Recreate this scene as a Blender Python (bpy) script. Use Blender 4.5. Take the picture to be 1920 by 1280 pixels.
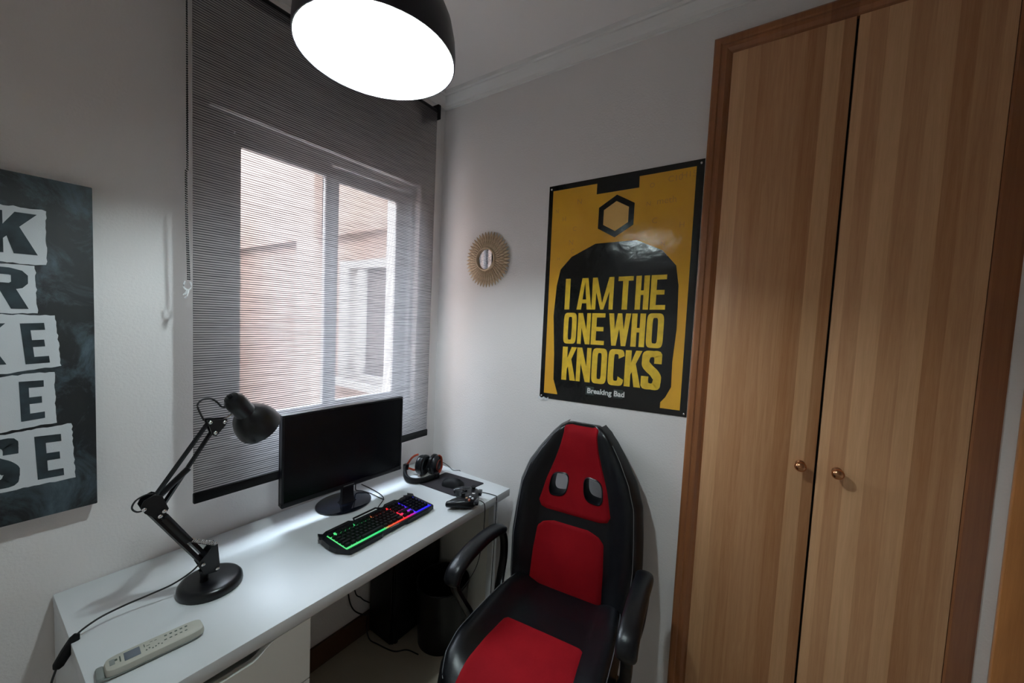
import bpy, bmesh, math, random
import numpy as np
from mathutils import Vector, Matrix
random.seed(7)
for o in list(bpy.data.objects): bpy.data.objects.remove(o, do_unlink=True)
S = bpy.context.scene; COL = S.collection
PI = math.pi

# ------------------------------------------------------------------ camera
cam = bpy.data.cameras.new('camera'); camo = bpy.data.objects.new('camera', cam); COL.objects.link(camo)
cam.sensor_width = 36; cam.sensor_fit = 'HORIZONTAL'; cam.lens = 731.376 * 36 / 1920; cam.clip_start = .02
_r, _u, _f = Vector((.5652, -.8236, .0468)), Vector((.0227, .0723, .9971)), Vector((.8246, .5626, -.0596))
M = Matrix((( _r.x, _u.x, -_f.x, -1.5097), (_r.y, _u.y, -_f.y, -1.5195), (_r.z, _u.z, -_f.z, 1.516), (0, 0, 0, 1)))
camo.matrix_world = M; S.camera = camo

# ------------------------------------------------------------------ world, exposure
W = bpy.data.worlds.new('world'); S.world = W; W.use_nodes = True
W.node_tree.nodes['Background'].inputs[0].default_value = (.72, .85, 1.0, 1)
W.node_tree.nodes['Background'].inputs[1].default_value = 52.0
vs = S.view_settings; vs.view_transform = 'Standard'; vs.look = 'None'; vs.gamma = 1; vs.use_curve_mapping = False; vs.exposure = 0.4
BULB = 430.0
pl = bpy.data.lights.new('window_portal', 'AREA'); pl.shape = 'RECTANGLE'; pl.size = .87; pl.size_y = 1.1; pl.cycles.is_portal = True
plo = bpy.data.objects.new('window_portal', pl); COL.objects.link(plo); plo.location = (-.585, .20, 1.6); plo.rotation_euler = (-PI/2, 0, 0)

# ------------------------------------------------------------------ materials
def nt(name):
    m = bpy.data.materials.new(name); m.use_nodes = True
    return m, m.node_tree.nodes, m.node_tree.links, m.node_tree.nodes['Principled BSDF']
def mat(name, col, rough=.5, metal=0, bump=None, var=None, spec=.5, coat=0):
    m, N, L, b = nt(name)
    b.inputs['Base Color'].default_value = (*col, 1); b.inputs['Roughness'].default_value = rough; b.inputs['Metallic'].default_value = metal
    b.inputs['Specular IOR Level'].default_value = spec; b.inputs['Coat Weight'].default_value = coat
    tc = N.new('ShaderNodeTexCoord')
    if var:
        n = N.new('ShaderNodeTexNoise'); n.inputs['Scale'].default_value = var[0]; n.inputs['Detail'].default_value = 4
        L.new(tc.outputs['Object'], n.inputs['Vector'])
        r = N.new('ShaderNodeValToRGB'); r.color_ramp.elements[0].position = .35; r.color_ramp.elements[1].position = .65
        r.color_ramp.elements[0].color = (*col, 1); r.color_ramp.elements[1].color = (*var[1], 1)
        L.new(n.outputs['Fac'], r.inputs['Fac']); L.new(r.outputs['Color'], b.inputs['Base Color'])
    if bump:
        n = N.new('ShaderNodeTexNoise'); n.inputs['Scale'].default_value = bump[0]; n.inputs['Detail'].default_value = 3
        L.new(tc.outputs['Object'], n.inputs['Vector'])
        bp = N.new('ShaderNodeBump'); bp.inputs['Strength'].default_value = bump[1]; bp.inputs['Distance'].default_value = bump[2] if len(bump) > 2 else .002
        L.new(n.outputs['Fac'], bp.inputs['Height']); L.new(bp.outputs['Normal'], b.inputs['Normal'])
    return m
def emit(name, col, s):
    m, N, L, b = nt(name); b.inputs['Base Color'].default_value = (*col, 1)
    b.inputs['Emission Color'].default_value = (*col, 1); b.inputs['Emission Strength'].default_value = s; return m
def wood(name, c1, c2, strip, rough=.4, seed=0.0, axis='Y'):
    """strips of veneer side by side along one axis, grain along z"""
    m, N, L, b = nt(name); b.inputs['Roughness'].default_value = rough
    tc = N.new('ShaderNodeTexCoord'); sx = N.new('ShaderNodeSeparateXYZ'); L.new(tc.outputs['Object'], sx.inputs[0])
    def math_(op, a, bb):
        n = N.new('ShaderNodeMath'); n.operation = op
        for i, v in enumerate((a, bb)):
            if v is None: continue
            if isinstance(v, (int, float)): n.inputs[i].default_value = v
            else: L.new(v, n.inputs[i])
        return n.outputs[0]
    yy = sx.outputs[axis]
    j = N.new('ShaderNodeTexNoise'); j.noise_dimensions = '1D'; j.inputs['Scale'].default_value = 6; L.new(yy, j.inputs['W'])
    q = math_('FLOOR', math_('ADD', math_('DIVIDE', yy, strip), math_('ADD', math_('MULTIPLY', j.outputs[0], 2.0), seed)), None)
    wn = N.new('ShaderNodeTexWhiteNoise'); wn.noise_dimensions = '1D'; L.new(q, wn.inputs['W'])
    # grain
    cmb = N.new('ShaderNodeCombineXYZ'); L.new(math_('MULTIPLY', yy, 42), cmb.inputs[0]); L.new(math_('MULTIPLY', sx.outputs['Z'], 1.7), cmb.inputs[2]); L.new(math_('MULTIPLY', q, 3.7), cmb.inputs[1])
    g = N.new('ShaderNodeTexNoise'); g.inputs['Scale'].default_value = 1.6; g.inputs['Detail'].default_value = 8; g.inputs['Roughness'].default_value = .65; g.inputs['Distortion'].default_value = .8
    L.new(cmb.outputs[0], g.inputs['Vector'])
    f = N.new('ShaderNodeTexNoise'); f.inputs['Scale'].default_value = 1; f.inputs['Detail'].default_value = 2
    c3 = N.new('ShaderNodeCombineXYZ'); L.new(math_('MULTIPLY', yy, 420), c3.inputs[0]); L.new(math_('MULTIPLY', sx.outputs['Z'], 14), c3.inputs[2]); L.new(c3.outputs[0], f.inputs['Vector'])
    t = math_('ADD', math_('MULTIPLY', wn.outputs[0], .46), math_('ADD', math_('MULTIPLY', g.outputs[0], .62), math_('MULTIPLY', f.outputs[0], .22)))
    t = math_('SUBTRACT', t, .12)
    r = N.new('ShaderNodeValToRGB'); r.color_ramp.elements[0].position = .18; r.color_ramp.elements[1].position = .82
    r.color_ramp.elements[0].color = (*c1, 1); r.color_ramp.elements[1].color = (*c2, 1)
    L.new(t, r.inputs['Fac']); L.new(r.outputs['Color'], b.inputs['Base Color'])
    bp = N.new('ShaderNodeBump'); bp.inputs['Strength'].default_value = .12; bp.inputs['Distance'].default_value = .001
    L.new(f.outputs[0], bp.inputs['Height']); L.new(bp.outputs['Normal'], b.inputs['Normal'])
    return m

mWALL = mat('wall_paint', (.88, .84, .82), .92, bump=(140, .35, .003), spec=.2)
mCEIL = mat('ceiling_paint', (.90, .86, .84), .95, spec=.2)
mCORN = mat('cornice_plaster', (.88, .86, .84), .8, spec=.2)
mFLOOR = mat('floor_stone', (.62, .56, .45), .35, var=(3.5, (.56, .49, .38)))
mWHITE = mat('desk_white', (.74, .76, .77), .38)
mDRAWER = mat('drawer_white', (.76, .75, .70), .42)
mALU = mat('window_aluminium', (.75, .74, .74), .4)
mBLACK = mat('black_plastic', (.005, .005, .007), .32, spec=.3)
mBLACKM = mat('black_matt', (.006, .006, .007), .6, spec=.2)
mGLOSS = mat('black_gloss', (.006, .007, .012), .07, coat=.3)
mSCREEN = mat('screen_black', (.002, .002, .003), .25, spec=.2)
mLAMPB = mat('lamp_black_enamel', (.004, .004, .005), .28, spec=.4)
mCHROME = mat('chrome', (.75, .75, .75), .22, 1)
mCABLE = mat('cable_black', (.012, .012, .013), .5)
mLEATHER = mat('chair_leather', (.0045, .0048, .0062), .34, bump=(260, .12, .0008), spec=.32)
mRED = mat('chair_red_fabric', (.27, .004, .008), .8, bump=(700, .35, .001), var=(9, (.235, .003, .007)), spec=.12)
mPIPE = mat('chair_piping', (.16, .16, .17), .5)
mBEIGE = mat('remote_beige', (.50, .49, .42), .45)
mBEIGED = mat('remote_holder', (.26, .28, .26), .45)
mLCD = mat('remote_display', (.13, .15, .18), .2)
mINK = mat('print_ink', (.09, .11, .09), .6)
mPAD = mat('mouse_pad_cloth', (.018, .013, .017), .8)
mORANGE = mat('headset_orange', (.32, .045, .02), .3, .5)
mBRASS = mat('knob_copper', (.55, .26, .13), .22, 1)
mGOLD = mat('mirror_gold', (.74, .57, .40), .42, .25, var=(60, (.62, .46, .31)))
mMIRROR = mat('mirror_glass', (.9, .9, .9), .03, 1)
mDOOR = wood('wardrobe_oak', (.43, .175, .062), (.76, .44, .225), .040, .42, 17)
mFRAME = wood('wardrobe_frame_wood', (.20, .066, .022), (.38, .145, .052), .09, .28, 3)
mRDOOR = wood('room_door_wood', (.34, .125, .03), (.58, .235, .07), .12, .3, 5)
mBASE = wood('baseboard_wood', (.075, .032, .015), (.12, .055, .025), 2., .4)
mSHADE = mat('shade_outer', (.012, .012, .022), .34)
mLINER = mat('shade_inner', (.92, .93, .90), .6)
mBULB = emit('bulb_glow', (.80, .955, 1.0), BULB)
mCLEAR = mat('clear_plastic', (.85, .85, .86), .15)
mPAPER = mat('poster_black', (.006, .006, .006), .15, bump=(11, .5, .006))
mYELLOW = mat('poster_yellow', (.88, .47, .04), .15, bump=(11, .5, .006), var=(5, (.80, .40, .045)))
mTAN = mat('poster_tan', (.9, .55, .18), .15, bump=(11, .5, .006))
mLETTER = mat('poster_letter', (.88, .58, .05), .15, bump=(11, .5, .006), var=(42, (.76, .47, .045)))
mFAINT = mat('poster_faint_print', (.62, .29, .03), .32)
mPWHITE = mat('poster_white_print', (.7, .7, .68), .4)
mBOX = mat('poster_element_box', (.035, .045, .04), .4)
mCANVAS = mat('canvas_paint', (.004, .005, .006), .62, var=(6.5, (.10, .145, .175)), bump=(500, .3, .001))
mCANVAS.node_tree.nodes['Color Ramp'].color_ramp.elements[0].position = .47; mCANVAS.node_tree.nodes['Color Ramp'].color_ramp.elements[1].position = .78
for _n in mCANVAS.node_tree.nodes:
    if _n.type == 'TEX_NOISE' and _n.inputs['Scale'].default_value < 10: _n.inputs['Detail'].default_value = 9; _n.inputs['Roughness'].default_value = .68; _n.inputs['Distortion'].default_value = 1.2
mCWHITE = mat('canvas_white_paint', (.66, .68, .70), .7, bump=(500, .3, .001))
mCINK = mat('canvas_letter_paint', (.006, .011, .014), .65, var=(22, (.028, .045, .055)))
mFACADE = mat('facade_peach', (.16, .094, .068), .9, var=(2.0, (.176, .116, .088)))
mFACADE2 = mat('facade_pale', (.20, .136, .108), .9, var=(2.0, (.176, .116, .088)))
mFTRIM = mat('facade_white', (.20, .175, .16), .8)
mFGLASS = mat('facade_window_glass', (.07, .055, .05), .15)
mGROUND = mat('patio_bounce_ground', (.78, .74, .70), .9)

def glass_mat():
    m = bpy.data.materials.new('window_glass'); m.use_nodes = True; N = m.node_tree.nodes; L = m.node_tree.links; N.clear()
    o = N.new('ShaderNodeOutputMaterial'); mx = N.new('ShaderNodeMixShader'); t = N.new('ShaderNodeBsdfTransparent'); g = N.new('ShaderNodeBsdfGlossy')
    t.inputs[0].default_value = (.96, .97, .97, 1); g.inputs['Roughness'].default_value = .02; mx.inputs[0].default_value = .06
    L.new(t.outputs[0], mx.inputs[1]); L.new(g.outputs[0], mx.inputs[2]); L.new(mx.outputs[0], o.inputs[0]); return m
mGLASS = glass_mat()
def blind_mat():
    m = bpy.data.materials.new('blind_fabric'); m.use_nodes = True; N = m.node_tree.nodes; L = m.node_tree.links; N.clear()
    o = N.new('ShaderNodeOutputMaterial'); tc = N.new('ShaderNodeTexCoord'); s = N.new('ShaderNodeSeparateXYZ'); L.new(tc.outputs['Object'], s.inputs[0])
    def mth(op, a, b):
        n = N.new('ShaderNodeMath'); n.operation = op
        for i, v in enumerate((a, b)):
            if v is None: continue
            if isinstance(v, (int, float)): n.inputs[i].default_value = v
            else: L.new(v, n.inputs[i])
        return n.outputs[0]
    # slubby yarn: the stripe edges wander a little along x
    nz = N.new('ShaderNodeTexNoise'); nz.inputs['Scale'].default_value = 1; nz.inputs['Detail'].default_value = 3
    cm = N.new('ShaderNodeCombineXYZ'); L.new(mth('MULTIPLY', s.outputs['X'], 9), cm.inputs[0]); L.new(mth('MULTIPLY', s.outputs['Z'], 160), cm.inputs[2]); L.new(cm.outputs[0], nz.inputs['Vector'])
    ph = mth('FRACT', mth('ADD', mth('DIVIDE', s.outputs['Z'], .0070), mth('MULTIPLY', nz.outputs[0], .55)), None)
    tri = mth('ABSOLUTE', mth('SUBTRACT', ph, .5), None)            # 0 mid band .. .5 yarn
    sheer = N.new('ShaderNodeMapRange'); sheer.interpolation_type = 'SMOOTHSTEP'
    sheer.inputs['From Min'].default_value = .34; sheer.inputs['From Max'].default_value = .22; L.new(tri, sheer.inputs['Value'])
    mixc = N.new('ShaderNodeMix'); mixc.data_type = 'RGBA'; mixc.inputs[6].default_value = (.045, .044, .048, 1); mixc.inputs[7].default_value = (.33, .315, .32, 1)
    L.new(sheer.outputs[0], mixc.inputs[0])
    d = N.new('ShaderNodeBsdfDiffuse'); L.new(mixc.outputs[2], d.inputs['Color'])
    t = N.new('ShaderNodeBsdfTranslucent'); L.new(mixc.outputs[2], t.inputs['Color'])
    m1 = N.new('ShaderNodeMixShader'); m1.inputs[0].default_value = .35; L.new(d.outputs[0], m1.inputs[1]); L.new(t.outputs[0], m1.inputs[2])
    tr = N.new('ShaderNodeBsdfTransparent'); tr.inputs[0].default_value = (1, .97, .95, 1)
    m2 = N.new('ShaderNodeMixShader'); L.new(mth('ADD', mth('MULTIPLY', sheer.outputs[0], .32), .11), m2.inputs[0]); L.new(m1.outputs[0], m2.inputs[1]); L.new(tr.outputs[0], m2.inputs[2])
    L.new(m2.outputs[0], o.inputs[0]); return m
mBLIND = blind_mat()
def glow_mat():
    """keyboard backlight: green, red, violet, blue zones along the keyboard's length"""
    m, N, L, b = nt('keyboard_backlight'); b.inputs['Base Color'].default_value = (.01, .01, .01, 1)
    tc = N.new('ShaderNodeTexCoord'); s = N.new('ShaderNodeSeparateXYZ'); L.new(tc.outputs['Object'], s.inputs[0])
    mr = N.new('ShaderNodeMapRange'); mr.inputs['From Min'].default_value = -.19; mr.inputs['From Max'].default_value = .19; L.new(s.outputs['X'], mr.inputs['Value'])
    r = N.new('ShaderNodeValToRGB'); e = r.color_ramp.elements
    e[0].position = 0; e[0].color = (.10, .75, .22, 1); e[1].position = 1; e[1].color = (.01, .01, .9, 1)
    for p, c in ((.40, (.02, .75, .20, 1)), (.46, (.75, .10, .03, 1)), (.66, (.9, .015, .02, 1)), (.74, (.55, .01, .35, 1)), (.80, (.03, .01, .9, 1))):
        x = e.new(p); x.color = c
    L.new(mr.outputs[0], r.inputs['Fac']); L.new(r.outputs['Color'], b.inputs['Emission Color']); b.inputs['Emission Strength'].default_value = .75
    return m
mGLOW = glow_mat()

# ------------------------------------------------------------------ geometry helpers: (verts, faces)
def merge(*gs):
    V, F = [], []
    for v, f in gs:
        n = len(V); V += [tuple(p) for p in v]; F += [[i + n for i in q] for q in f]
    return V, F
def box(a, b):
    (x0, y0, z0), (x1, y1, z1) = a, b
    x0, x1 = min(x0, x1), max(x0, x1); y0, y1 = min(y0, y1), max(y0, y1); z0, z1 = min(z0, z1), max(z0, z1)
    v = [(x0, y0, z0), (x1, y0, z0), (x1, y1, z0), (x0, y1, z0), (x0, y0, z1), (x1, y0, z1), (x1, y1, z1), (x0, y1, z1)]
    return v, [[3, 2, 1, 0], [4, 5, 6, 7], [0, 1, 5, 4], [1, 2, 6, 5], [2, 3, 7, 6], [3, 0, 4, 7]]
def rbox(a, b, r=.003, seg=2):
    bm = bmesh.new(); v, f = box(a, b); vs_ = [bm.verts.new(p) for p in v]
    for q in f: bm.faces.new([vs_[i] for i in q])
    bmesh.ops.bevel(bm, geom=bm.edges[:], offset=r, segments=seg, profile=.5, affect='EDGES')
    bm.verts.index_update(); out = [tuple(p.co) for p in bm.verts], [[p.index for p in q.verts] for q in bm.faces]; bm.free(); return out
def smoothpath(P, k=6):
    P = [np.array(p, float) for p in P]
    if len(P) < 3: return P
    Q = [2 * P[0] - P[1]] + P + [2 * P[-1] - P[-2]]; out = []
    for i in range(1, len(Q) - 2):
        a, b, c, d = Q[i-1:i+3]
        for j in range(k):
            t = j / k
            out.append(.5 * ((2*b) + (c-a)*t + (2*a-5*b+4*c-d)*t*t + (3*b-a-3*c+d)*t**3))
    out.append(P[-1]); return out
def sweep(P, rx, rz=None, n=8, up=(0, 0, 1), closed=False, power=2.0):
    """tube along P; section half sizes rx (sideways) and rz (up), floats or per-point lists"""
    P = [np.array(p, float) for p in P]; m = len(P); rz = rx if rz is None else rz
    RX = rx if hasattr(rx, '__len__') else [rx] * m; RZ = rz if hasattr(rz, '__len__') else [rz] * m
    V, F = [], []; up = np.array(up, float)
    for i, p in enumerate(P):
        t = (P[(i+1) % m] if (closed or i < m-1) else p) - (P[i-1] if (closed or i > 0) else p); t = t / (np.linalg.norm(t) + 1e-12)
        s = np.cross(t, up)
        if np.linalg.norm(s) < 1e-3: s = np.cross(t, np.array([1, 0, .0]))
        s /= np.linalg.norm(s); u = np.cross(s, t)
        for k in range(n):
            a = 2 * PI * k / n; ca, sa = math.cos(a), math.sin(a)
            e = 2 / power; ca = math.copysign(abs(ca)**e, ca); sa = math.copysign(abs(sa)**e, sa)
            V.append(tuple(p + s * RX[i] * ca + u * RZ[i] * sa))
    for i in range(m if closed else m - 1):
        for k in range(n):
            a, b = i * n + k, i * n + (k + 1) % n; c, d = ((i+1) % m) * n + (k + 1) % n, ((i+1) % m) * n + k
            F.append([a, b, c, d])
    if not closed: F.append(list(range(n))[::-1]); F.append([(m-1) * n + k for k in range(n)])
    return V, F
def tube(P, r, n=8, k=0): return sweep(smoothpath(P, k) if k else P, r, None, n)
def lathe(prof, n=32, o=(0, 0, 0), ax=(0, 0, 1), sx=1, sy=1, closed=False):
    """prof list of (r, h) turned round axis ax through o"""
    ax = np.array(ax, float); ax /= np.linalg.norm(ax); t = np.array([0, 0, 1.]) if abs(ax[2]) < .9 else np.array([1., 0, 0])
    u = np.cross(t, ax); u /= np.linalg.norm(u); w = np.cross(ax, u); o = np.array(o, float); V, F = [], []
    if abs(ax[2]) > .999: u, w = np.array([1., 0, 0]), np.array([0, 1., 0]) * (1 if ax[2] > 0 else -1)
    for r, h in prof:
        for k in range(n):
            a = 2 * PI * k / n; V.append(tuple(o + ax * h + u * r * sx * math.cos(a) + w * r * sy * math.sin(a)))
    m = len(prof)
    for i in range(m if closed else m - 1):
        for k in range(n):
            a, b = i * n + k, i * n + (k+1) % n; c, d = ((i+1) % m) * n + (k+1) % n, ((i+1) % m) * n + k
            F.append([a, b, c, d])
    if not closed:
        if prof[0][0] > 1e-5: F.append(list(range(n))[::-1])
        if prof[-1][0] > 1e-5: F.append([(m-1) * n + k for k in range(n)])
    return V, F
def prism(poly, fn, d0, d1):
    """flat polygon (u,v) given thickness; fn(u,v,d)->point"""
    n = len(poly); V = [fn(u, v, d0) for u, v in poly] + [fn(u, v, d1) for u, v in poly]
    return V, [list(range(n))[::-1], [n + i for i in range(n)]] + [[i, (i+1) % n, n + (i+1) % n, n + i] for i in range(n)]
def strip(A, B, fn, d0, d1):
    """ribbon between two polylines A and B (u,v)"""
    gs = []
    for i in range(len(A) - 1): gs.append(prism([A[i], A[i+1], B[i+1], B[i]], fn, d0, d1))
    return merge(*gs)
def grid(rows, closed_u=False, cap=False):
    n = len(rows[0]); V = [tuple(p) for r in rows for p in r]; F = []
    for i in range(len(rows) - 1):
        for k in range(n if closed_u else n - 1):
            F.append([i*n + k, i*n + (k+1) % n, (i+1)*n + (k+1) % n, (i+1)*n + k])
    if cap: F.append(list(range(n))[::-1]); F.append([(len(rows)-1)*n + k for k in range(n)])
    return V, F
def ball(c, r, n=12, sx=1, sy=1, sz=1):
    prof = [(max(1e-6, math.sin(PI*i/(n//2+2))) , -math.cos(PI*i/(n//2+2))) for i in range(n//2+3)]
    v, f = lathe([(a*r, b*r) for a, b in prof], n)
    return [(c[0]+p[0]*sx, c[1]+p[1]*sy, c[2]+p[2]*sz) for p in v], f
def xf(g, o=(0, 0, 0), rz=0, s=1):
    ca, sa = math.cos(rz), math.sin(rz)
    return [(o[0] + s*(p[0]*ca - p[1]*sa), o[1] + s*(p[0]*sa + p[1]*ca), o[2] + s*p[2]) for p in g[0]], g[1]
def lerp1(x, xs, ys): return float(np.interp(x, xs, ys))
def sstep(a, b, x):
    t = min(1, max(0, (x - a) / (b - a))); return t * t * (3 - 2 * t)

FRAME = {}
def thing(name, label, cat, loc=(0, 0, 0), rz=0, group=None):
    o = bpy.data.objects.new(name, None); COL.objects.link(o); o.location = loc; o.rotation_euler = (0, 0, rz); o.empty_display_size = .05
    o['label'] = label; o['category'] = cat
    if group: o['group'] = group
    FRAME[o.name] = (loc, rz); return o
def mesh_of(name, g, m, smooth=True, ang=40):
    me = bpy.data.meshes.new(name); me.from_pydata([tuple(p) for p in g[0]], [], g[1]); me.update()
    bm = bmesh.new(); bm.from_mesh(me); bmesh.ops.recalc_face_normals(bm, faces=bm.faces[:]); bm.to_mesh(me); bm.free()
    if smooth:
        me.polygons.foreach_set('use_smooth', [True] * len(me.polygons)); me.set_sharp_from_angle(angle=math.radians(ang))
    if m: me.materials.append(m)
    return me
def part(name, g, m, parent=None, world=False, label=None, smooth=True, ang=40, kind=None, top=None):
    """one mesh object; world=True turns world points into the parent's frame"""
    if world and parent is not None:
        (lx, ly, lz), rz = FRAME[parent.name]; ca, sa = math.cos(rz), math.sin(rz)
        g = ([((p[0]-lx)*ca + (p[1]-ly)*sa, -(p[0]-lx)*sa + (p[1]-ly)*ca, p[2]-lz) for p in g[0]], g[1])
    o = bpy.data.objects.new(name, mesh_of(name, g, m, smooth, ang)); COL.objects.link(o)
    if parent is not None:
        o.parent = parent
        if parent.name in FRAME and parent.parent is None and parent.type == 'EMPTY': FRAME[o.name] = FRAME[parent.name]
        elif parent.name in FRAME: FRAME[o.name] = FRAME[parent.name]
    else: FRAME[o.name] = ((0, 0, 0), 0)
    if label: o['label'] = label
    if kind: o['kind'] = kind
    if top: o['label'], o['category'] = top
    return o
def inst(src, parent, mtx=None, name=None):
    o = src.copy(); o.parent = parent; COL.objects.link(o)
    if mtx is not None: o.matrix_local = mtx
    return o
def struct(name, g, m, parent=None, label=None, smooth=True):
    o = part(name, g, m, parent, smooth=smooth)
    if parent is None: o['kind'] = 'structure'
    if label: o['label'] = label
    return o

# ================================================================== the room
ZC = 2.64; XL = -1.98; YB = -2.95
OX0, OX1, OZ0, OZ1 = -1.02, -.15, 1.05, 2.145
struct('floor', box((XL - .1, YB - .1, -.06), (.12, .25, 0)), mFLOOR, label='beige polished floor')
struct('ceiling', box((XL - .1, YB - .1, ZC), (.12, .25, ZC + .1)), mCEIL, label='plain white ceiling')
struct('wall_window', merge(box((XL - .1, 0, -.06), (OX0, .25, ZC + .1)), box((OX1, 0, -.06), (.12, .25, ZC + .1)),
       box((OX0, 0, -.06), (OX1, .25, OZ0)), box((OX0, 0, OZ1), (OX1, .25, ZC + .1))), mWALL, label='light grey wall with the window', smooth=False)
struct('wall_right', box((0, YB - .1, -.06), (.12, .0, ZC + .1)), mWALL, label='light grey wall with poster and wardrobe', smooth=False)
struct('wall_left', box((XL - .1, YB - .1, -.06), (XL, 0, ZC + .1)), mWALL, label='light grey side wall', smooth=False)
struct('wall_rear', box((XL, YB - .1, -.06), (0, YB, ZC + .1)), mWALL, label='light grey wall at the rear', smooth=False)
# cornice profile (out from wall, z)
CP = [(0, 2.576), (.012, 2.576), (.014, 2.590), (.020, 2.600), (.034, 2.612), (.040, 2.618), (.040, 2.624), (.052, 2.626), (.056, 2.640), (0, 2.640)]
def cornice(fn, a, b):
    return grid([[fn(d, z, a) for d, z in CP], [fn(d, z, b) for d, z in CP]], True, True)
struct('trim_1', cornice(lambda d, z, t: (-d, t, z), 0, YB), mCORN, label='white plaster cornice above the poster wall', smooth=False)
struct('trim_2', cornice(lambda d, z, t: (t, -d, z), XL, 0), mCORN, label='white plaster cornice above the window wall', smooth=False)
struct('baseboard_window', rbox((XL, -.014, 0), (0, 0, .10), .003), mBASE, label='brown wooden baseboard under the window')
struct('baseboard_right', rbox((-.014, -1.262, 0), (0, -.015, .10), .003), mBASE, label='brown wooden baseboard under the poster')

# window
wn = thing('window_1', 'white aluminium sliding window behind the blind', 'window'); wn['kind'] = 'structure'; del wn['category']
y0, y1 = .036, .096
for a, b in (((OX0, OZ0), (OX0 + .05, OZ1)), ((OX1 - .02, OZ0), (OX1, OZ1)), ((OX0 + .05, OZ0), (OX1 - .02, OZ0 + .03)), ((OX0 + .05, OZ1 - .035), (OX1 - .02, OZ1))):
    part('window_frame', rbox((a[0], y0, a[1]), (b[0], y1, b[1]), .003), mALU, wn)
def sash(xa, xb, pa, pb, ya, yb):
    s = part('sash', merge(rbox((xa, ya, OZ0 + .03), (pa, yb, OZ1 - .035), .003), rbox((pb, ya, OZ0 + .03), (xb, yb, OZ1 - .035), .003),
             rbox((pa, ya, OZ0 + .03), (pb, yb, 1.120), .003), rbox((pa, ya, 2.055), (pb, yb, OZ1 - .035), .003)), mALU, wn)
    part('pane', box((pa, (ya+yb)/2 - .002, 1.120), (pb, (ya+yb)/2 + .002, 2.055)), mGLASS, s)
sash(OX0 + .05, -.586, -.918, -.614, .040, .062)
sash(-.574, OX1 - .02, -.540, -.236, .068, .090)
struct('window_sill', rbox((OX0, -.0, OZ0 - .001), (OX1, .036, OZ0 + .010), .003), mALU, wn)

# wardrobe built into the right wall
wd = thing('fitted_wardrobe', 'oak veneered fitted wardrobe with two tall doors in a brown frame', 'wardrobe', (0, -1.64, 0))
FP = [(0, 0), (.022, 0), (.026, .006), (.026, .020), (.022, .024), (.024, .030), (.024, .040), (.016, .050), (.013, .058), (0, .058)]
def moulding(fn, a, b): return grid([[fn(d, w, a) for d, w in FP], [fn(d, w, b) for d, w in FP]], True, True)
ZT = 2.479
def mitred(fn, rows): return grid(rows, True, True)
part('frame_post', grid([[(-d, -1.271 - w, 0) for d, w in FP], [(-d, -1.271 - w, ZT - w) for d, w in FP]], True, True), mFRAME, wd, True, smooth=False)
FR = [(0, 0), (.003, 0), (.005, .006), (.020, .046), (.0215, .051), (.0205, .056), (0, .056)]
part('frame_post', grid([[(-d, -2.001 + w, 0) for d, w in FR], [(-d, -2.001 + w, ZT - w) for d, w in FR]], True, True), mFRAME, wd, True, smooth=False)
part('frame_head', grid([[(-d, -1.271 - w, ZT - w) for d, w in FP], [(-d, -2.001 + w, ZT - w) for d, w in FP]], True, True), mFRAME, wd, True, smooth=False)
part('recess_shade_sheet', box((-.002, -1.33, .02), (0, -1.945, 2.42)), mBLACKM, wd, True)  # flat black sheet standing in for the shaded recess behind the doors
for ya, yb, ky, lab in ((-1.3285, -1.6375, -1.602, 1), (-1.6435, -1.944, -1.690, 2)):
    d = part('door', rbox((-.020, yb, .06), (-.0025, ya, 2.419), .0015, 2), mDOOR, wd, True)
    part('knob', lathe([(.013, 0), (.013, .003), (.007, .006), (.006, .014), (.010, .018), (.0145, .024), (.0155, .030), (.013, .036), (.007, .040), (1e-5, .041)], 24, (-.020, ky, 1.108), (-1, 0, 0)), mBRASS, d, True, label='round copper knob')
part('plinth', box((-.018, -1.329, 0), (-.001, -1.944, .055)), mFRAME, wd, True)

# room door at the far right edge
dr = thing('door_1', 'orange brown wooden door frame beside the wardrobe', 'door', (0, -2.45, 0)); dr['kind'] = 'structure'; del dr['category']
part('door_frame', merge(rbox((-.018, -2.027, 0), (0, -2.095, 2.12), .004), rbox((-.018, -2.027, 2.12), (0, -2.90, 2.19), .004), rbox((-.018, -2.83, 0), (0, -2.90, 2.12), .004)), mRDOOR, dr, True)
part('door_leaf', rbox((-.008, -2.097, .005), (-.001, -2.828, 2.118), .002), mRDOOR, dr, True)

# ================================================================== outside the window
nb = thing('neighbour_building', 'sunlit peach facade with a white framed window, seen through the blind', 'building', (1.0, 3, -3))
part('wall', merge(box((1.0, .25, -3), (1.3, 1.55, 2.33)), box((1.0, 2.53, -3), (1.3, 8, 2.33)), box((1.0, 1.55, -3), (1.3, 2.53, .76)), box((1.0, 1.55, 2.05), (1.3, 2.53, 2.33))), mFACADE, nb, True, smooth=False)
part('upper_wall', box((1.02, .25, 2.36), (1.3, 8, 5.0)), mFACADE2, nb, True)
part('string_course', box((.94, .25, 2.33), (1.3, 8, 2.36)), mFACADE, nb, True)
part('pilaster', box((.90, 2.93, -3), (1.0, 3.30, 5.0)), mFACADE2, nb, True)
wf = part('window', merge(box((.99, 1.55, .76), (1.10, 1.63, 2.05)), box((.99, 2.40, .76), (1.10, 2.53, 2.05)), box((.99, 1.63, 1.97), (1.10, 2.40, 2.05)), box((.99, 1.63, .76), (1.10, 2.40, .84)), box((1.0, 2.13, .84), (1.10, 2.22, 1.97))), mFTRIM, nb, True, smooth=False)
part('pane', box((1.06, 1.63, .84), (1.08, 2.13, 1.97)), mFGLASS, wf, True)
part('pane', box((1.04, 2.22, .84), (1.06, 2.40, 1.97)), mFTRIM, wf, True)
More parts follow.
